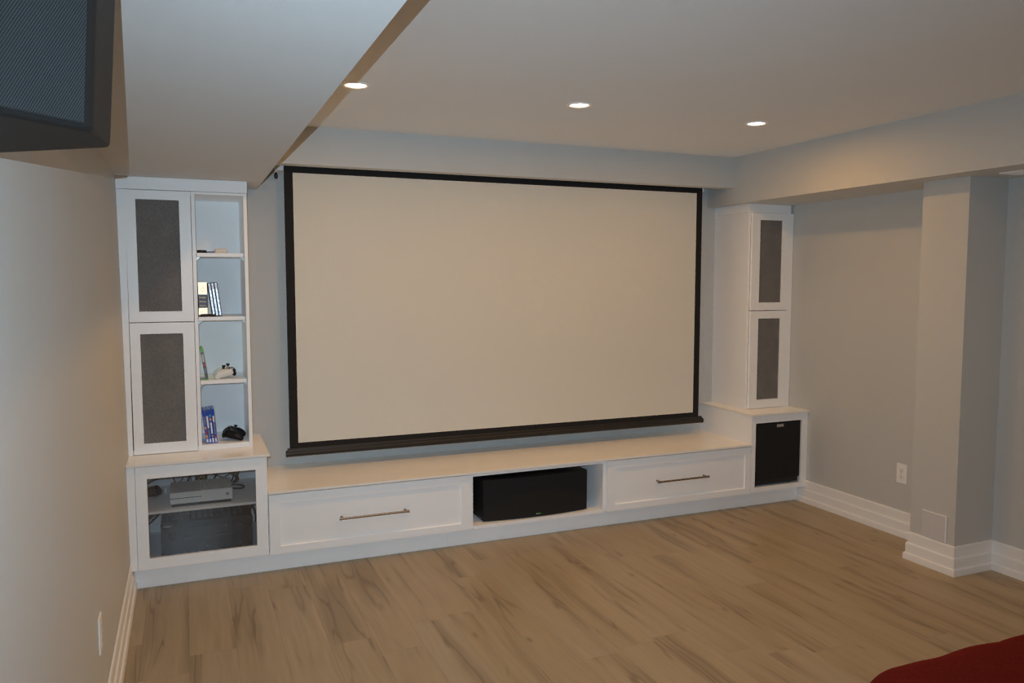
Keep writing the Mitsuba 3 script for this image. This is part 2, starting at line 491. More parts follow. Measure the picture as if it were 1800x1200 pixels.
# ------------------------------------------------------------------ left base cabinet with the glass door
t = thing('base_cabinet', 'low white cabinet with a glass door under the left tower', 'cabinet')
BR = 0.6435
FB = FF + 0.020
obj('side_panel', box(BR - PT, BR, FB, YB, ZT, LZ - 0.0125, 0.0008), WHITE, t)
obj('side_panel', box(0.022, 0.022 + PT, FB, YB, ZT, LZ - 0.0125, 0.0008), WHITE, t)
obj('back_panel', box(0.040, BR - PT, YB - 0.010, YB, ZT, LZ - 0.0125), PANEL, t)
obj('bottom_panel', box(0.040, BR - PT, FB, YB - 0.010, ZT, ZT + 0.018, 0.0008), WHITE, t)
obj('top_panel', box(0.040, BR - PT, FB, YB - 0.010, LZ - 0.0305, LZ - 0.0125), WHITE, t)
obj('filler_strip', trimesh.convex.convex_hull(np.array([[x, y, z] for y in (FF, FF + 0.018) for x, z in ((lx(0.12) + 0.001, ZT), (0.0322, ZT), (lx(0.62) + 0.001, LZ - 0.0135), (0.0322, LZ - 0.0135))])), WHITE, t)
d = obj('door', frame(0.0352, BR - 0.0005, ZT - 0.001, LZ - 0.0165, 0.0855, 0.5865, 0.1680, 0.5625, FF, FF + 0.019), WHITE, t)
gl = trimesh.Trimesh([[0.080, FF + 0.012, 0.162], [0.592, FF + 0.012, 0.162], [0.592, FF + 0.012, 0.569], [0.080, FF + 0.012, 0.569]], [[0, 1, 2], [0, 2, 3]], process=False)
obj('glass_pane', gl, 'm_glass', d, label='lightly smoked glass pane')
sh = obj('shelf', box(0.0405, BR - PT - 0.0005, 4.168, YB - 0.012, 0.3755, 0.3885, 0.001), WHITE, t)

# counter tops
k = obj('countertop', box(lx(LZ) + 0.001, 0.6570, FC, YB, LZ - 0.012, LZ, 0.0012), STONE)
tag(k, 'glossy white stone countertop with the left tower standing on it', 'countertop')
k = obj('countertop', box(BR + 0.0005, 3.7130, FC, YB, MZ - 0.0125, MZ, 0.0012), STONE)
tag(k, 'long low white stone countertop beneath the projection screen', 'countertop')
k = obj('countertop', box(3.7035, W - 0.001, FC, YB, R1 - 0.0125, R1, 0.0012), STONE)
tag(k, 'short white stone countertop above the subwoofer with the right tower on it', 'countertop')


# ------------------------------------------------------------------ low drawers and the open cubby
def drawer_unit(x0, x1, px0, px1, hx0, hx1, label):
    t = thing('drawer_cabinet', label, 'drawer cabinet')
    top = MZ - 0.0130
    obj('body', join(box(x0, x0 + PT, FB, YB, ZT, top), box(x1 - PT, x1, FB, YB, ZT, top), box(x0 + PT, x1 - PT, FB, YB, ZT, ZT + PT),
                     box(x0 + PT, x1 - PT, FB, YB, top - PT, top), box(x0 + PT, x1 - PT, YB - 0.01, YB, ZT + PT, top - PT)), WHITE, t)
    z0, z1, pz0, pz1 = 0.1085, 0.4225, 0.1480, 0.3750
    d = obj('drawer', join(frame(x0 + 0.0015, x1 - 0.0015, z0, z1, px0, px1, pz0, pz1, FF, FF + 0.019)), WHITE, t)
    # recessed panel with a bevelled edge
    o = [(px0, pz0), (px1, pz0), (px1, pz1), (px0, pz1)]
    i = [(px0 + 0.004, pz0 + 0.004), (px1 - 0.004, pz0 + 0.004), (px1 - 0.004, pz1 - 0.004), (px0 + 0.004, pz1 - 0.004)]
    v = [[a, FF + 0.0075, b] for a, b in o] + [[a, FF + 0.0105, b] for a, b in i]
    f = [[4, 5, 6], [4, 6, 7]] + [q for a in range(4) for q in ([a, (a + 1) % 4, 4 + (a + 1) % 4], [a, 4 + (a + 1) % 4, 4 + a])]
    obj('recessed_panel', join(trimesh.Trimesh(v, f, process=False), box(px0 - 0.01, px1 + 0.01, FF + 0.0107, FF + 0.016, pz0 - 0.01, pz1 + 0.01)), WHITE, d)
    zh = 0.2660
    bar = tube([[hx0, FF - 0.030, zh], [hx0 + 0.02, FF - 0.030, zh], [hx1 - 0.02, FF - 0.030, zh], [hx1, FF - 0.030, zh]], 0.0058, 16)
    posts = [box(xx - 0.006, xx + 0.006, FF - 0.026, FF + 0.0108, zh - 0.0045, zh + 0.0045, 0.001) for xx in (hx0 + 0.014, hx1 - 0.014)]
    caps = [cyl([xx, FF - 0.030, zh], 0.0070, 0.012, 'x', 20) for xx in (hx0 + 0.004, hx1 - 0.004)]
    obj('handle', join(bar, *posts, *caps), NICKEL, d, smooth=35, label='brushed metal bar handle')
    return t


drawer_unit(0.6470, 1.7465, 0.7005, 1.6900, 1.0030, 1.3770, 'low white drawer cabinet with a bar handle next to the glass door cabinet')
drawer_unit(2.6270, 3.7125, 2.6830, 3.6690, 2.9750, 3.3550, 'low white drawer cabinet with a bar handle next to the black subwoofer')
t = thing('cubby_cabinet', 'open white cubby between the two drawers holding the black centre speaker', 'cabinet')
top = MZ - 0.0130
c0, c1 = 1.7475, 2.6260
obj('side_panel', box(c0, c0 + 0.0185, FB, YB, ZT - 0.008, top, 0.0006), WHITE, t)
obj('side_panel', box(c1 - 0.0185, c1, FB, YB, ZT - 0.008, top, 0.0006), WHITE, t)
obj('bottom_panel', box(c0 + 0.0185, c1 - 0.0185, FB, YB, ZT - 0.016, 0.1195, 0.0006), WHITE, t)
obj('top_panel', box(c0 + 0.0185, c1 - 0.0185, FB, YB, 0.4065, top, 0.0006), WHITE, t)
obj('back_panel', box(c0 + 0.0185, c1 - 0.0185, YB - 0.01, YB, 0.1195, 0.4065), PANEL, t)

# toe kick in two lengths
k = thing('toe_kick', 'recessed white toe kick along the floor under all the low cabinets', 'toe kick')
obj('board', box(0.0010, 1.6295, TK, TK + 0.016, 0.0, ZT - 0.0165, 0.0006), WHITE, k)
obj('board', box(1.6303, W - 0.001, TK, TK + 0.016, 0.0, ZT - 0.0165, 0.0006), WHITE, k)
obj('levelling_block', box(0.05, W - 0.05, TK + 0.0165, 4.60, 0.0, ZT - 0.0165), WHITE, k)

# ------------------------------------------------------------------ right base cabinet and the subwoofer
t = thing('speaker_cabinet', 'low white corner cabinet framing the black subwoofer', 'cabinet')
r0 = 3.7145
rt = R1 - 0.0130
obj('side_panel', box(r0, r0 + PT, FF + 0.018, YB, ZT, rt, 0.0006), WHITE, t)
obj('side_panel', box(W - 0.021, W - 0.003, FF + 0.018, YB, ZT, rt, 0.0006), WHITE, t)
obj('face_frame', frame(r0, W - 0.001, ZT - 0.004, rt, 3.7485, 4.1375, 0.1425, 0.5755, FF, FF + 0.0178), WHITE, t)
obj('bottom_panel', box(r0 + PT, W - 0.021, FF + 0.018, YB, ZT, 0.1385), WHITE, t)
obj('top_panel', box(r0 + PT, W - 0.021, FF + 0.018, YB, 0.5800, rt), WHITE, t)
obj('back_panel', box(r0 + PT, W - 0.021, YB - 0.01, YB, 0.1385, 0.5800), PANEL, t)
t = thing('subwoofer', 'black subwoofer with a small silver badge set into the right corner cabinet', 'subwoofer')
obj('body', box(3.757, 4.128, FF + 0.018, 4.52, 0.153, 0.570, 0.004), BLACK, t)
g = obj('grille', box(3.754, 4.132, FF + 0.006, FF + 0.0175, 0.187, 0.572, 0.004), BLACKCLOTH, t)
obj('badge', box(3.9265, 3.9830, FF + 0.0025, FF + 0.0060, 0.5390, 0.5585, 0.001), SILVER, g, label='small silver name plate')
for xx in (3.80, 4.085):
    for yy in (4.20, 4.47):
        obj('foot', cyl([xx, yy, 0.1457], 0.018, 0.0144, 'z', 20), BLACK, t)

# ------------------------------------------------------------------ right tower cabinet
t = thing('tower_cabinet', 'tall narrow white cabinet with two grey panelled doors beside the right wall', 'cabinet')
q0 = 3.8125
RC = RT + 0.020
obj('body', join(box(q0, q0 + PT, RC, YB, R1 + 0.0005, 1.978, 0.0006), box(W - 0.022, W - 0.003, RC, YB, R1 + 0.0005, 1.978), box(q0 + PT, W - 0.022, RC, YB - 0.01, R1 + 0.0005, R1 + 0.018),
                 box(q0 + PT, W - 0.022, RC, YB - 0.01, 1.960, 1.978), box(q0 + PT, W - 0.022, YB - 0.01, YB, R1 + 0.0005, 1.978)), WHITE, t)
obj('fascia', box(q0 - 0.0015, W - 0.016, RC - 0.004, YB, 1.9785, RZ - 0.001, 0.0008), WHITE, t)
obj('filler_strip', box(4.1445, W - 0.003, RT + 0.004, RC - 0.001, R1 + 0.0005, 1.9780, 0.0006), WHITE, t)
for z0, z1, p0, p1 in ((1.3170, 1.9760, 1.3705, 1.9290), (0.6420, 1.3125, 0.7010, 1.2600)):
    d = obj('door', frame(3.8320, 4.1425, z0, z1, 3.8965, 4.0850, p0, p1, RT, RT + 0.019), WHITE, t)
    obj('fabric_panel', box(3.888, 4.094, RT + 0.007, RT + 0.012, p0 - 0.009, p1 + 0.009), FELT, d)

# ------------------------------------------------------------------ projection screen
SY = 4.540
t = thing('projection_screen', 'large blank pull-down projection screen with a black border', 'projection screen')
obj('housing', xz(rect(0.766, 3.604, 2.126, 2.215).buffer(-0.006).buffer(0.006), SY + 0.006, SY + 0.105), WHITEPLASTIC, t, label='white roller housing mostly hidden by the bulkhead')
o0, o1 = 0.8050, 3.5830
ZS0, ZS1 = 0.6010, 2.1155
obj('fabric', box(0.8525, 3.5380, SY, SY + 0.0012, ZS0, ZS1), SCREEN, t, label='blank matte white screen surface')
obj('border', frame(o0, o1, 0.5520, 2.1750, 0.8525, 3.5380, ZS0, ZS1, SY - 0.0002, SY + 0.0014), BLACKCLOTH, t, label='black border')
bw = sg.Point(0, 0).buffer(0.5, 24)
bp = sg.Polygon([(SY - 0.004, 0.572), (SY + 0.006, 0.572), (SY + 0.010, 0.562)] + [(SY + 0.001 + 0.0165 * math.cos(a), 0.5415 + 0.0165 * math.sin(a)) for a in np.linspace(0.9, -math.pi - 0.9, 26)] + [(SY - 0.009, 0.562)])
wb = obj('weight_bar', yz(bp, 0.7930, 3.6080), BLACKBAR, t, smooth=40, label='black weight bar')
for xa, xb in ((0.7835, 0.7930), (3.6080, 3.6180)):
    obj('end_cap', cyl([(xa + xb) / 2, SY + 0.001, 0.5415], 0.0180, xb - xa, 'x', 28), BLACKBAR, wb, smooth=40)
t = thing('pull_cord', 'black oval toggle on a white cord hanging at the upper left of the screen', 'pull cord')
obj('cord', tube([[0.7600, SY - 0.03, S + 0.165], [0.7600, SY - 0.03, 2.09]], 0.0016, 8), WHITEPLASTIC, t)
obj('toggle', lathe([(0.0, 0.0), (0.006, 0.002), (0.0095, 0.010), (0.0098, 0.018), (0.0075, 0.028), (0.004, 0.034), (0.0, 0.035)], [0.7600, SY - 0.03, 2.0745], 24), BLACKGLOSS, t, smooth=True)

# ------------------------------------------------------------------ centre speaker in the cubby
t = thing('center_speaker', 'wide black center channel speaker in the open cubby below the screen', 'speaker')
bow = [(1.8440 + u * 0.678, 4.196 - 0.026 * (1 - (2 * u - 1) ** 2)) for u in np.linspace(0, 1, 25)]
fp = sg.Polygon(bow + [(2.522, 4.50), (1.844, 4.50)]).buffer(-0.012).buffer(0.012, 8)
obj('body', xy(sg.Polygon([(1.845, 4.215), (2.521, 4.215), (2.521, 4.50), (1.845, 4.50)]), 0.1255, 0.3660), BLACKGLOSS, t, smooth=30)
gp = sg.Polygon(bow + [(2.522, 4.2145), (1.844, 4.2145)]).buffer(-0.004).buffer(0.004, 6)
ga = obj('grille', xy(gp, 0.1245, 0.3670), BLACKCLOTH, t, smooth=30)
obj('badge', join(box(2.170, 2.178, 4.1690, 4.1712, 0.1375, 0.1425)), GREYPLASTIC, ga, label='tiny grey and green logo')
obj('badge', join(box(2.1790, 2.1875, 4.1690, 4.1712, 0.1372, 0.1430), box(2.1885, 2.1985, 4.1690, 4.1712, 0.1370, 0.1432)), GREEN, ga)
for xx in (1.90, 2.465):
    for yy in (4.25, 4.45):
        obj('foot', cyl([xx, yy, 0.1225], 0.014, 0.006, 'z', 16), BLACK, t)

# ------------------------------------------------------------------ game console and its neighbours behind the glass
t = thing('game_console', 'white game console on the shelf behind the glass door', 'game console')
gx0, gx1, gy0, gy1 = 0.1825, 0.4775, 4.215, 4.445
obj('base', box(gx0 + 0.006, gx1 - 0.008, gy0 + 0.006, gy1, 0.3890, 0.4035, 0.001), BLACKPLASTIC, t, label='black recessed base')
obj('shell', box(gx0, gx1, gy0, gy1, 0.4035, 0.4600, 0.0012), WHITEPLASTIC, t)
obj('disc_slot', box(gx0 - 0.0004, gx0 + 0.146, gy0 - 0.0006, gy0 + 0.002, 0.4300, 0.4330), BLACK, t, label='dark disc slot')
obj('top_panel', box(gx0 + 0.001, gx0 + 0.1440, gy0 + 0.001, gy1, 0.4600, 0.4612), GREYPLASTIC, t, label='plain left half of the top with a dark reflection painted in as grey')  # white plastic like the shell; the grey paints in a dark reflection
vp = obj('vent_panel', box(gx0 + 0.1455, gx1 - 0.001, gy0 + 0.001, gy1, 0.4600, 0.4614), WHITEPLASTIC, t, label='perforated pale right half of the top')
holes = [cyl([gx0 + 0.152 + 0.0085 * i, gy0 + 0.010 + 0.0085 * j, 0.4614], 0.0021, 0.0006, 'z', 8) for i in range(17) for j in range(26)]
kk = obj('perforation', join(*holes), SPINEGREY, vp)
labels[kk] = {'kind': 'stuff'}
bx, bz = gx1 - 0.0245, 0.4325
ring = trimesh.creation.annulus(0.0052, 0.0066, 0.0010, sections=32)
ring.apply_transform(trimesh.transformations.rotation_matrix(np.pi / 2, [1, 0, 0]))
ring.apply_translation([bx, gy0 - 0.0005, bz])
pb = obj('power_button', join(ring), BLACK, t, smooth=30)
dk = cyl([bx, gy0 - 0.0002, bz], 0.0050, 0.0008, 'y', 32)
obj('button_disc', dk, SILVER, pb)
arc1 = tube([[bx + a, gy0 - 0.0009, bz + b] for a, b in ((-0.0044, -0.0032), (-0.0030, -0.0002), (-0.0008, 0.0022), (0.0, 0.0030), (0.0008, 0.0022), (0.0030, -0.0002), (0.0044, -0.0032))], 0.0006, 6)
arc2 = tube([[bx + a, gy0 - 0.0009, bz + b] for a, b in ((-0.0040, 0.0040), (-0.0020, 0.0026), (0.0, 0.0032), (0.0020, 0.0026), (0.0040, 0.0040))], 0.0006, 6)
obj('button_mark', join(arc1, arc2), BLACK, pb)

pod = soft(balls([[(0.078, 4.475, 0.409, 0.020), (0.118, 4.470, 0.416, 0.026), (0.138, 4.495, 0.408, 0.018)], [(0.075, 4.52, 0.409, 0.019), (0.125, 4.53, 0.411, 0.021)]]), 0.006, 8)
pod.apply_translation([-0.014, 0, 0.3889 - pod.bounds[0][2]])
tag(obj('headset_pouch', pod, BLACK, smooth=True), 'rounded black pouch at the left end of the shelf behind the glass', 'pouch')
t = thing('power_adapter', 'small white upright adapter between the black pouch and the game console', 'adapter')
obj('body', box(0.1500, 0.1640, 4.507, 4.521, 0.3889, 0.4200, 0.0025), WHITEPLASTIC, t)
obj('tip', box(0.1520, 0.1620, 4.509, 4.519, 0.4200, 0.4235, 0.001), SPINEWHITE, t, label='shiny tip')

# receiver on the cabinet floor
t = thing('receiver', 'black audio video receiver on the floor of the glass door cabinet', 'receiver')
ax0, ax1, ay0, ay1, az0, az1 = 0.1370, 0.5670, 4.190, 4.520, 0.1450, 0.3150
zf = ZT + 0.018
obj('chassis', box(ax0, ax1, ay0 + 0.010, ay1, az0, az1, 0.002), BLACKPLASTIC, t)
fpn = obj('front_panel', box(ax0 - 0.001, ax1 + 0.001, ay0, ay0 + 0.0098, az0 - 0.001, az1 + 0.001, 0.002), BLACKPLASTIC, t)
obj('display_window', box(0.238, 0.467, ay0 - 0.0010, ay0 + 0.001, 0.2420, 0.2860, 0.0005), BLACKGLOSS, fpn)
obj('flap', box(0.238, 0.467, ay0 - 0.0016, ay0 + 0.001, 0.1650, 0.2320, 0.0008), BLACKPLASTIC, fpn)
obj('flap_edge', box(0.238, 0.467, ay0 - 0.0024, ay0 - 0.0014, 0.2308, 0.2326), SPINEGREY, fpn)
for cx, cz, rr in ((0.508, 0.262, 0.026), (0.190, 0.248, 0.020)):
    obj('knob', lathe([(0.0, 0.0), (rr, 0.0), (rr, 0.012), (rr - 0.002, 0.016), (0.0, 0.0165)], [0, 0, 0], 40), BLACKPLASTIC, fpn, smooth=30)
    kn = list(scene)[-1]
    mk = lathe([(0.0, 0.0), (rr, 0.0), (rr, 0.012), (rr - 0.002, 0.016), (0.0, 0.0165)], [0, 0, 0], 40)
    mk.apply_transform(trimesh.transformations.rotation_matrix(np.pi / 2, [1, 0, 0]))
    mk.apply_translation([cx, ay0, cz])
    scene[kn] = mikit.ply(mk, BLACKPLASTIC, smooth=30)
obj('lettering', text_front('PIONEER', 0.0062, 0.1460, ay0 - 0.0002, 0.2975), WHITEPLASTIC, fpn, label='small white lettering')
for cx, cz in ((0.443, 0.277), (0.350, 0.180), (0.508, 0.180)):
    obj('button', cyl([cx, ay0 - 0.001, cz], 0.004, 0.003, 'y', 16), SPINEGREY, fpn)
slots = [box(0.165 + 0.0285 * i, 0.184 + 0.0285 * i, 4.235 + 0.075 * j, 4.295 + 0.075 * j, az1, az1 + 0.0012) for i in range(13) for j in range(3)]
for s_ in slots:
    obj('vent_slot', s_, SLOT, t)
for xx in (0.18, 0.525):
    for yy in (4.235, 4.48):
        obj('foot', cyl([xx, yy, (zf + az0) / 2], 0.017, az0 - zf, 'z', 20), BLACK, t)

# leads behind the console and the receiver, each its own cable
CY = 4.620


def cable(pts, r, mat, label, n=24):
    k = obj('cable', tube(pts, r, 8, smooth_n=n), mat, smooth=True)
    return tag(k, label, 'cable')


cable([[0.042, 4.62, 0.405], [0.065, CY, 0.424], [0.09, CY, 0.438], [0.135, CY, 0.450], [0.19, CY, 0.449], [0.235, CY, 0.465], [0.26, CY + 0.05, 0.52], [0.262, CY + 0.066, 0.57]], 0.0040, BLACK, 'thick black cable arching above the black pouch behind the glass')
cable([[0.193, CY, 0.480], [0.194, CY, 0.450], [0.197, CY, 0.433], [0.206, CY, 0.414], [0.225, CY, 0.396], [0.26, CY, 0.3905]], 0.0025, BLACK, 'thin black cable dropping behind the left end of the game console')
cable([[0.262, CY, 0.480], [0.249, CY, 0.450], [0.234, CY, 0.428], [0.225, CY, 0.414], [0.222, CY, 0.3915]], 0.0028, REDCABLE, 'dark red cable behind the game console')
cable([[0.290, CY - 0.02, 0.490], [0.278, CY - 0.02, 0.452], [0.264, CY - 0.02, 0.418], [0.258, CY - 0.02, 0.393]], 0.0052, BLACK, 'thickest black cable slanting behind the middle of the game console')
cable([[0.277, CY, 0.480], [0.281, CY, 0.445], [0.284, CY, 0.425], [0.282, CY, 0.392]], 0.0026, BLACK, 'thin black cable just right of the thickest cable')
cable([[0.424, CY, 0.480], [0.412, CY, 0.440], [0.401, CY, 0.416], [0.396, CY, 0.393]], 0.0044, BLACK, 'black cable falling behind the right half of the game console')
cable([[0.400, CY, 0.450], [0.422, CY, 0.434], [0.449, CY, 0.423], [0.470, CY, 0.431], [0.488, CY, 0.448]], 0.0030, SPINEGREY, 'grey cable looping in a shallow curve above the game console')
for i, (a, b, c) in enumerate(((0.482, 0.505, 0.530), (0.500, 0.520, 0.512), (0.522, 0.505, 0.494), (0.512, 0.494, 0.522), (0.530, 0.528, 0.512))):
    yy = CY - 0.006 * i
    cable([[a, yy, 0.490], [b, yy, 0.440], [c, yy, 0.405], [c - 0.012, yy - 0.004, 0.3925]], 0.0036, BLACK, 'black cable in the tangle behind the right end of the game console')
    labels[list(labels)[-1]]['group'] = 'tangled black cables by the console'
cable([[0.472, 4.565, 0.3922], [0.505, 4.552, 0.3922], [0.538, 4.530, 0.3922], [0.551, 4.494, 0.3922], [0.537, 4.460, 0.3922], [0.510, 4.463, 0.3922], [0.487, 4.478, 0.3922]], 0.0036, BLACK, 'black cable loop lying on the shelf right of the game console')
t = thing('cable_adapter', 'dark connector block with yellow plugs behind the game console', 'adapter')
obj('body', box(0.304, 0.366, CY - 0.012, CY + 0.012, 0.3889, 0.452, 0.003), BLACKPLASTIC, t)
for xx, zz, mm in ((0.322, 0.428, YELLOW), (0.334, 0.440, YELLOW), (0.350, 0.438, ORANGE), (0.312, 0.420, RED)):
    obj('plug', cyl([xx, CY - 0.018, zz], 0.0045, 0.014, 'y', 14), mm, t)
for pts, lab in (([[0.046, CY, 0.205], [0.075, CY, 0.236], [0.105, CY, 0.262], [0.130, CY, 0.300], [0.150, CY, 0.350]], 'black cable rising in the lower left corner behind the glass'),
                 ([[0.046, CY + 0.02, 0.180], [0.085, CY + 0.02, 0.215], [0.115, CY + 0.02, 0.245], [0.145, CY + 0.02, 0.330]], 'lower black cable beside the left end of the receiver'),
                 ([[0.582, CY, 0.300], [0.596, CY, 0.258], [0.610, CY, 0.222], [0.616, CY, 0.150]], 'black cable hanging right of the receiver'),
                 ([[0.618, CY - 0.01, 0.320], [0.606, CY - 0.01, 0.268], [0.590, CY - 0.01, 0.232], [0.588, CY - 0.01, 0.150]], 'crossing black cable nearest the right end of the receiver')):
    cable(pts, 0.0062, BLACK, lab)
tag(obj('cable_plug', cyl([0.106, CY - 0.012, 0.262], 0.0065, 0.020, 'y', 14), YELLOW), 'yellow plug on the cables in the lower left corner behind the glass', 'plug')

# ------------------------------------------------------------------ things on the open shelves
Z1, Z2, Z3, Z4 = 1.6627, 1.3337, 1.0032, 0.6687
SF = TF + 0.022
k = obj('puck', lathe([(0, 0), (0.0215, 0.0), (0.0235, 0.003), (0.0235, 0.011), (0.0215, 0.0135), (0.012, 0.0145), (0, 0.0145)], [0.3690, 4.385, Z1], 40), BLACKPLASTIC, smooth=30)
tag(k, 'small round black puck on the top open shelf', 'puck')
tag(obj('phone', box(0.393, 0.447, 4.382, 4.460, Z1, Z1 + 0.0085, 0.003), PURPLE), 'flat dark purple gadget lying between the puck and the pale box', 'phone')
wb_ = to_tm(m3.Manifold.batch_hull([m3.Manifold.sphere(0.0095, 20).translate([x, y, Z1 + 0.0095 + z]) for x in (0.4390, 0.4810) for y in (4.372, 4.40) for z in (0, 0.0035)]))
t = thing('earbud_case', 'small pale rounded case at the right on the top open shelf', 'case')
obj('shell', wb_, CREAM, t, smooth=40)

# thick gilt book and three foil cases on the second shelf
t = thing('book', 'thick book with a gold and black spine on the second open shelf', 'book')
bx0, bx1, by0 = 0.3445, 0.3890, TF + 0.034
obj('cover', box(bx0, bx1, by0, by0 + 0.150, Z2, Z2 + 0.1800, 0.0015), NAVY, t)
for z0, z1 in ((0.1145, 0.1785), (0.010, 0.0460)):
    obj('gilt_band', box(bx0 + 0.0006, bx1 - 0.0006, by0 - 0.0008, by0 + 0.001, Z2 + z0, Z2 + z1), GOLD, t, label='gold foil band')
for s_, zz in (('Ranger', 0.0960), ('Brittens', 0.0745), ('Carter Hus', 0.0535)):
    mt = text_front(s_, 0.0082, (bx0 + bx1) / 2, by0 - 0.0001, Z2 + zz, 0.0005, True, True)
    w_ = mt.bounds[1][0] - mt.bounds[0][0]
    if w_ > 0.032:
        cx = (bx0 + bx1) / 2
        mt.vertices[:, 0] = cx + (mt.vertices[:, 0] - cx) * 0.032 / w_
    obj('lettering', mt, GOLDINK, t, label='gold lettering')
cx = (bx0 + bx1) / 2
em = [tube([[cx + 0.009 * math.cos(a), by0 - 0.0010, Z2 + 0.140 + 0.012 * math.sin(a)] for a in np.linspace(0, 2 * math.pi, 24)], 0.0008, 6),
      tube([[cx - 0.006, by0 - 0.0010, Z2 + 0.134], [cx, by0 - 0.0010, Z2 + 0.148], [cx + 0.006, by0 - 0.0010, Z2 + 0.134]], 0.0008, 6),
      box(bx0 + 0.003, bx1 - 0.003, by0 - 0.0014, by0, Z2 + 0.1605, Z2 + 0.1618)]
obj('emblem', join(*em), GOLDINK, t)


def slanted(x_foot, w, h, depth, y0, z0, lean, parts):
    """Pieces of a thin case standing on its short side and leaning left by lean radians; local x from 0 to w, local z from 0 to h."""
    R = trimesh.transformations.rotation_matrix(-lean, [0, 1, 0])
    out = []
    for m in parts:
        m = m.copy()
        m.apply_transform(R)
        out.append(m)
    dz = min(m.bounds[0][2] for m in out)
    for m in out:
        m.apply_translation([x_foot, y0, z0 - dz])
    return out


tag_f = ('silver foil spined dark case nearest the thick gold book on the second shelf', 'silver foil spined dark case, middle of the three on the second shelf', 'silver foil spined dark case, rightmost of the three on the second shelf')
for i, xf in enumerate((0.4125, 0.4282, 0.4440)):
    lean = 0.118
    hh = 0.1740 + 0.002 * i
    c_, s_, e_ = slanted(xf, 0.0150, hh, 0.13, TF + 0.050, Z2, lean,
                         [box(0, 0.0150, 0, 0.13, 0, hh, 0.001), box(0.0030, 0.0120, -0.0006, 0.001, 0.006, hh - 0.004), box(0.0035, 0.0115, -0.0010, 0.0005, hh - 0.034, hh - 0.006)])
    t = thing('foil_case', tag_f[i], 'case')
    obj('cover', c_, NAVY, t)
    sp = obj('spine', s_, FOIL, t, label='crinkled silver foil spine')
    obj('spine_title', e_, SPINEWHITE, sp)
gl_ = balls([[(0.358, TF + 0.030, Z2 + 0.0068, 0.0065), (0.384, TF + 0.028, Z2 + 0.0075, 0.0072)], [(0.397, TF + 0.028, Z2 + 0.0075, 0.0072), (0.422, TF + 0.031, Z2 + 0.0068, 0.0065)], [(0.384, TF + 0.028, Z2 + 0.010, 0.003), (0.397, TF + 0.028, Z2 + 0.010, 0.003)]])
tag(obj('sunglasses', soft(gl_, 0.003, 4), BLACKGLOSS, smooth=True), 'folded black sunglasses lying in front of the thick gold book', 'sunglasses')


def game_case(x_foot, lean, h, w, y0, z0, shell, sleeve, bands, label, group=None):
    t = thing('game_case', label, 'game case', group)
    pcs = [box(0, w, 0, 0.130, 0, h, 0.0015), box(0.0003, w - 0.0003, -0.0009, 0.001, h * 0.04, h * 0.86)]
    pcs += [box(0.0025, w - 0.0025, -0.0014, 0.0008, a * h, b * h) for a, b, _ in bands]
    pcs = slanted(x_foot, w, h, 0.13, y0, z0, lean, pcs)
    obj('shell', pcs[0], shell, t)
    sl = obj('sleeve', pcs[1], sleeve, t)
    for m, (_, _, mm) in zip(pcs[2:], bands):
        obj('spine_print', m, mm, sl)
    return t


game_case(0.3690, 0.150, 0.1700, 0.0145, TF + 0.036, Z3, GREEN, SPINEGREY, ((0.42, 0.52, RED), (0.56, 0.80, GREYPLASTIC), (0.20, 0.36, SLATE)), 'green topped game case leaning alone on the third open shelf')
gx = 0.3640
blue_bands = (((0.04, 0.14, SPINEWHITE), (0.16, 0.27, ORANGE), (0.30, 0.38, RED), (0.42, 0.52, ORANGE), (0.56, 0.82, SLATE)),
              ((0.03, 0.14, SPINEWHITE), (0.18, 0.42, SLATE), (0.46, 0.82, SPINEWHITE)),
              ((0.03, 0.16, SPINEWHITE), (0.20, 0.24, YELLOW), (0.28, 0.62, SPINEWHITE), (0.66, 0.75, ORANGE), (0.78, 0.85, TEAL)),
              ((0.03, 0.15, SPINEWHITE), (0.17, 0.22, RED), (0.26, 0.60, SLATE), (0.62, 0.80, CREAM)))
blue_lab = ('blue game case with orange marks, leftmost of the four on the bottom shelf', 'blue game case with a white spine title, second from the left on the bottom shelf',
            'blue game case with a teal mark, third from left on the bottom shelf', 'blue game case with a red mark, rightmost of the four on the bottom shelf')
for i in range(4):
    game_case(gx + 0.0137 * i, 0.118 - 0.012 * i, 0.1760 + 0.002 * i, 0.0132, TF + 0.030, Z4, BLUE, BLUE, blue_bands[i], blue_lab[i], 'blue game cases on the bottom shelf')


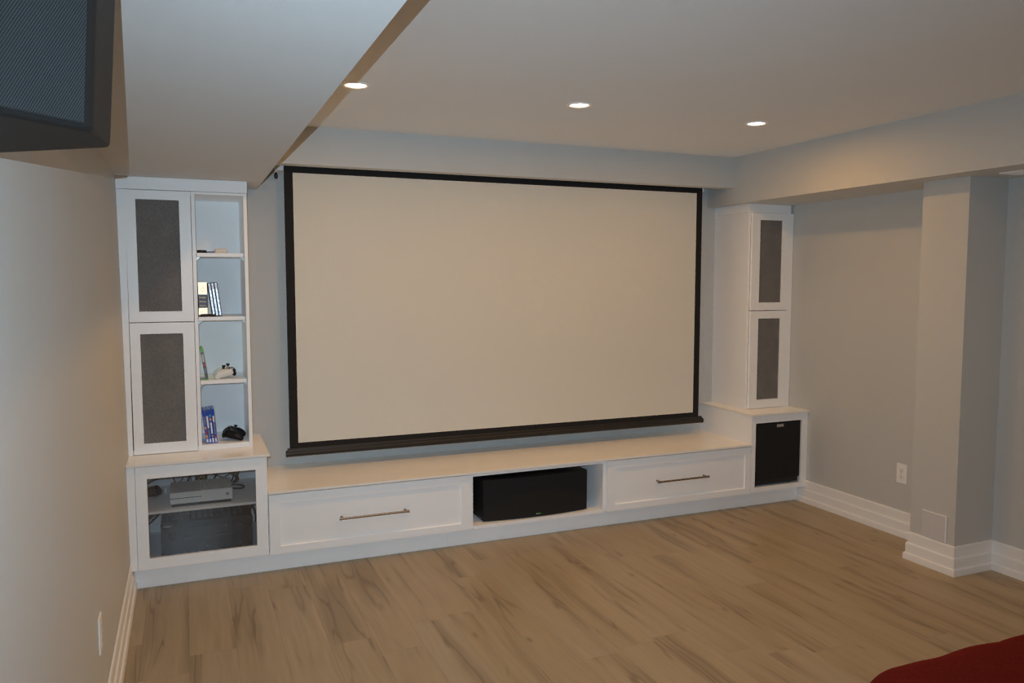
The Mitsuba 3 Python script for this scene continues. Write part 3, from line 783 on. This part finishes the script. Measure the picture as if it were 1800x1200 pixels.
def gamepad(loc, rz, rx, body_mat, stick_mat, bump_mat, label):
    """A two-handled game controller: local x across the handles, y from the handles to the shoulder buttons, z up."""
    t = thing('game_controller', label, 'game controller')
    ch = []
    for s in (-1, 1):
        ch.append([(s * 0.044, 0.018, 0.002, 0.0215), (s * 0.054, -0.022, -0.002, 0.0215), (s * 0.058, -0.040, -0.008, 0.0180)])
        ch.append([(s * 0.058, -0.040, -0.008, 0.0180), (s * 0.060, -0.050, -0.015, 0.0135)])
        ch.append([(s * 0.044, 0.018, 0.002, 0.0215), (s * 0.026, 0.026, 0.001, 0.0185), (0, 0.016, 0.001, 0.0195)])
    ch.append([(-0.032, -0.006, 0.001, 0.0170), (0.032, -0.006, 0.001, 0.0170), (0, 0.022, 0.0, 0.0165)])
    body = soft(balls(ch), 0.0045, 8)
    parts = [('shell', body, body_mat)]
    for s, yy in ((-1, 0.016), (1, -0.010)):
        x = s * (0.047 if s < 0 else 0.024)
        st = lathe([(0, 0.0), (0.0050, 0.0), (0.0042, 0.010), (0.0088, 0.014), (0.0095, 0.018), (0.0080, 0.0195), (0, 0.0185)], [x, yy, 0.0185], 24)
        parts.append(('thumbstick', st, stick_mat))
    for s in (-1, 1):
        parts.append(('bumper', soft(balls([[(s * 0.020, 0.042, 0.008, 0.0070), (s * 0.052, 0.036, 0.008, 0.0085)], [(s * 0.030, 0.042, -0.006, 0.0085), (s * 0.052, 0.038, -0.010, 0.0095)]]), 0.004, 4), bump_mat))
    parts.append(('direction_pad', join(box(-0.031, -0.017, -0.012, -0.008, 0.0165, 0.0225, 0.001), box(-0.026, -0.022, -0.017, -0.003, 0.0165, 0.0225, 0.001)), bump_mat))
    for a in range(4):
        cxx, cyy = 0.047 + 0.0105 * math.cos(a * math.pi / 2), 0.016 + 0.0105 * math.sin(a * math.pi / 2)
        parts.append(('button', lathe([(0, 0), (0.0044, 0), (0.0042, 0.0035), (0.003, 0.0045), (0, 0.0048)], [cxx, cyy, 0.0215], 16), stick_mat))
    R = trimesh.transformations.euler_matrix(rx, 0, rz, 'sxyz')
    pl = []
    for n_, m, mm in parts:
        m = m.copy()
        m.apply_transform(R)
        pl.append((n_, m, mm))
    dz = pl[0][1].bounds[0][2]
    for n_, m, mm in pl:
        m.apply_translation([loc[0], loc[1], loc[2] - dz])
        obj(n_, m, mm, t, smooth=40)
    return t


gamepad((0.4720, 4.452, Z3), -1.54, 0.05, WHITEPLASTIC, BLACK, BLACKPLASTIC, 'white game controller with black sticks on the third open shelf')
gamepad((0.4980, 4.452, Z4), 1.40, 0.10, BLACKPLASTIC, BLACK, BLACK, 'black game controller on the bottom open shelf')

# ------------------------------------------------------------------ speaker high on the left wall
t = thing('wall_speaker', 'dark surround speaker mounted high on the left wall at the top left corner', 'speaker')
xw = -0.0125
plan = sg.Polygon([(xw, 1.035), (xw, 1.490), (0.1845, 1.345), (0.1715, 1.211)])
body_p = plan.buffer(-0.016).buffer(0.016, 8)
sb, st_ = 1.7200, 2.0050
rings = []
for inset, z in ((0.020, 0.0), (0.010, 0.0025), (0.003, 0.008), (0.0, 0.018)):
    rings.append((inset, z))
layers = []
prev = None


def ring_pts(inset, n=96):
    p = plan.buffer(-0.006 - inset).buffer(0.006, 8).exterior
    return np.array([p.interpolate(a, normalized=True).coords[0] for a in np.linspace(0, 1, n, endpoint=False)])


zs = [(0.008, sb), (0.0035, sb + 0.0015), (0.001, sb + 0.0045), (0.0, sb + 0.009), (0.0, st_ - 0.009), (0.001, st_ - 0.0045), (0.0035, st_ - 0.0015), (0.008, st_)]
c0_ = np.array(plan.centroid.coords[0])
V = []
base_ring = ring_pts(0.0)
for ins, z in zs:
    sc_ = 1 - ins / 0.13
    rp = c0_ + (base_ring - c0_) * sc_
    rp[:, 0] = np.maximum(rp[:, 0], xw) + 0.065 * (z - sb) * (rp[:, 0] - xw) / 0.19
    V.append(np.c_[rp, np.full(len(rp), z)])
n_ = len(base_ring)
F_ = []
for i in range(len(zs) - 1):
    for j in range(n_):
        a, b = i * n_ + j, i * n_ + (j + 1) % n_
        F_ += [[a, b, b + n_], [a, b + n_, a + n_]]
VV = np.vstack(V + [np.r_[c0_, sb][None], np.r_[c0_, st_][None]])
for j in range(n_):
    F_ += [[len(VV) - 2, (j + 1) % n_, j], [len(VV) - 1, (len(zs) - 1) * n_ + j, (len(zs) - 1) * n_ + (j + 1) % n_]]
sm = trimesh.Trimesh(VV, F_, process=False)
sm.fix_normals()
SPK = paint('m_speaker_body', [0.010, 0.0095, 0.0095], 0.55, 0.25)
obj('body', sm, SPK, t, smooth=35)


def side_grille(a, b, lab):
    a, b = np.array(a), np.array(b)
    d = (b - a) / np.linalg.norm(b - a)
    nrm = np.array([d[1], -d[0]])
    if nrm @ (a - c0_) < 0:
        nrm = -nrm
    L = np.linalg.norm(b - a)
    m = box(0, L, -0.004, 0.0050, sb + 0.0085, st_ - 0.0085, 0.0015)
    v = m.vertices
    m.vertices = np.c_[a[0] + d[0] * v[:, 0] + nrm[0] * v[:, 1], a[1] + d[1] * v[:, 0] + nrm[1] * v[:, 1], v[:, 2]]
    m.vertices[:, 0] += 0.065 * (m.vertices[:, 2] - sb) * (m.vertices[:, 0] - xw) / 0.19
    m.fix_normals()
    obj('grille', m, GRILLE, t, label=lab)


side_grille((0.006, 1.0525), (0.1610, 1.2010), 'grille of fine slanting cloth')
side_grille((0.1745, 1.3520), (0.006, 1.4760), 'grille of fine slanting cloth')

# ------------------------------------------------------------------ outlets, vents
def outlet(x, y, z, s, label):
    """A duplex wall outlet on a wall x = const; s: direction into the room."""
    t = thing('wall_outlet', label, 'outlet')

    def bx(a0, a1, y0, y1, z0, z1, b=0.0):
        xs = sorted((x + s * a0, x + s * a1))
        return box(xs[0], xs[1], y + y0, y + y1, z + z0, z + z1, b)
    obj('cover_plate', bx(0.0, 0.0055, -0.036, 0.036, -0.0585, 0.0585, 0.002), TRIM, t)
    for zc in (-0.0195, 0.0195):
        r_ = obj('receptacle', bx(0.0050, 0.0075, -0.0165, 0.0165, zc - 0.0140, zc + 0.0140, 0.002), WHITEPLASTIC, t)
        for yc, hh in ((-0.0062, 0.0042), (0.0062, 0.0034)):
            obj('slot', bx(0.0072, 0.0077, yc - 0.0010, yc + 0.0010, zc - hh + 0.003, zc + hh + 0.003), BLACK, r_)
        obj('ground_hole', cyl([x + s * 0.0074, y, zc + z - 0.0070], 0.0022, 0.0006, 'x', 12), BLACK, r_)
    obj('screw', cyl([x + s * 0.0056, y, z], 0.0028, 0.0012, 'x', 12), NICKEL, t)


outlet(W, 3.356, 0.377, -1, 'white wall outlet low on the right wall next to the column')
outlet(lx(0.395), 2.750, 0.398, 1, 'white wall outlet low on the left wall seen edge on')
t = thing('access_plate', 'pale square cover plate just above the baseboard of the column', 'cover plate')
obj('plate', box(K - 0.0045, K, 2.8250, 2.9750, 0.1560, 0.2990, 0.0015), VENTGREY, t)
obj('edge_strip', box(K - 0.0070, K - 0.0045, 2.8260, 2.8330, 0.1580, 0.2970, 0.001), TRIM, t)
obj('edge_strip', box(K - 0.0070, K - 0.0045, 2.8335, 2.9740, 0.2930, 0.2985, 0.001), TRIM, t)
t = thing('air_vent', 'white slatted air vent on the underside of the right bulkhead', 'air vent')
v0, v1, u0, u1 = 3.930, 4.060, 2.220, 2.650
fr = sg.box(v0, u0, v1, u1).difference(sg.box(v0 + 0.018, u0 + 0.018, v1 - 0.018, u1 - 0.018))
obj('frame', xy(fr, RZ - 0.006, RZ), TRIM, t)
for i in range(8):
    xx = v0 + 0.022 + i * 0.0118
    obj('slat', trimesh.convex.convex_hull(np.array([[xx + a, y_, RZ - c_] for y_ in (u0 + 0.016, u1 - 0.016) for a, c_ in ((0, 0.0005), (0.001, 0.0005), (0.006, 0.0055), (0.007, 0.0055))])), TRIM, t)

# ------------------------------------------------------------------ red throw at the lower right corner
man = m3.Manifold.batch_hull([m3.Manifold.sphere(0.105, 32).translate([x, y, z]) for x, y in ((1.578, 1.062), (2.45, 1.062), (1.60, 0.20), (2.45, 0.20)) for z in (0.105, 0.655)])
rm = to_tm(man.refine_to_length(0.022))
v = rm.vertices.copy()
nn = rm.vertex_normals.copy()
amp = 0.024 * (meshkit.fbm(v * np.array([5.0, 5.0, 2.0]), 3, seed=4) - 0.5)
amp += 0.012 * np.sin(v[:, 0] * 23 + 2.0 * np.sin(v[:, 2] * 5) + v[:, 1] * 9) * np.clip((0.62 - v[:, 2]) / 0.3, 0, 1)
for ax_, ay_, bx_, by_, dp, wd in ((1.835, 1.16, 2.10, 0.99, 0.016, 0.022), (1.60, 1.00, 1.95, 0.90, 0.012, 0.030), (1.95, 1.10, 2.25, 0.80, 0.014, 0.028)):
    d_ = np.array([bx_ - ax_, by_ - ay_])
    ln_ = np.linalg.norm(d_)
    tt = np.clip(((v[:, 0] - ax_) * d_[0] + (v[:, 1] - ay_) * d_[1]) / ln_ ** 2, 0, 1)
    off_ = np.hypot(v[:, 0] - ax_ - tt * d_[0], v[:, 1] - ay_ - tt * d_[1])
    amp -= dp * np.exp(-(off_ / wd) ** 2) * (v[:, 2] > 0.5)
v = v + nn * amp[:, None]
v[:, 2] = np.maximum(v[:, 2], 0.0)
rm = trimesh.Trimesh(v, rm.faces, process=False)
trimesh.smoothing.filter_taubin(rm, iterations=4)
rm.vertices[:, 2] = np.maximum(rm.vertices[:, 2], 0.001)
tag(obj('throw_blanket', rm, REDCLOTH, smooth=True), 'dark red cloth throw in a soft rounded heap at the lower right corner', 'blanket')
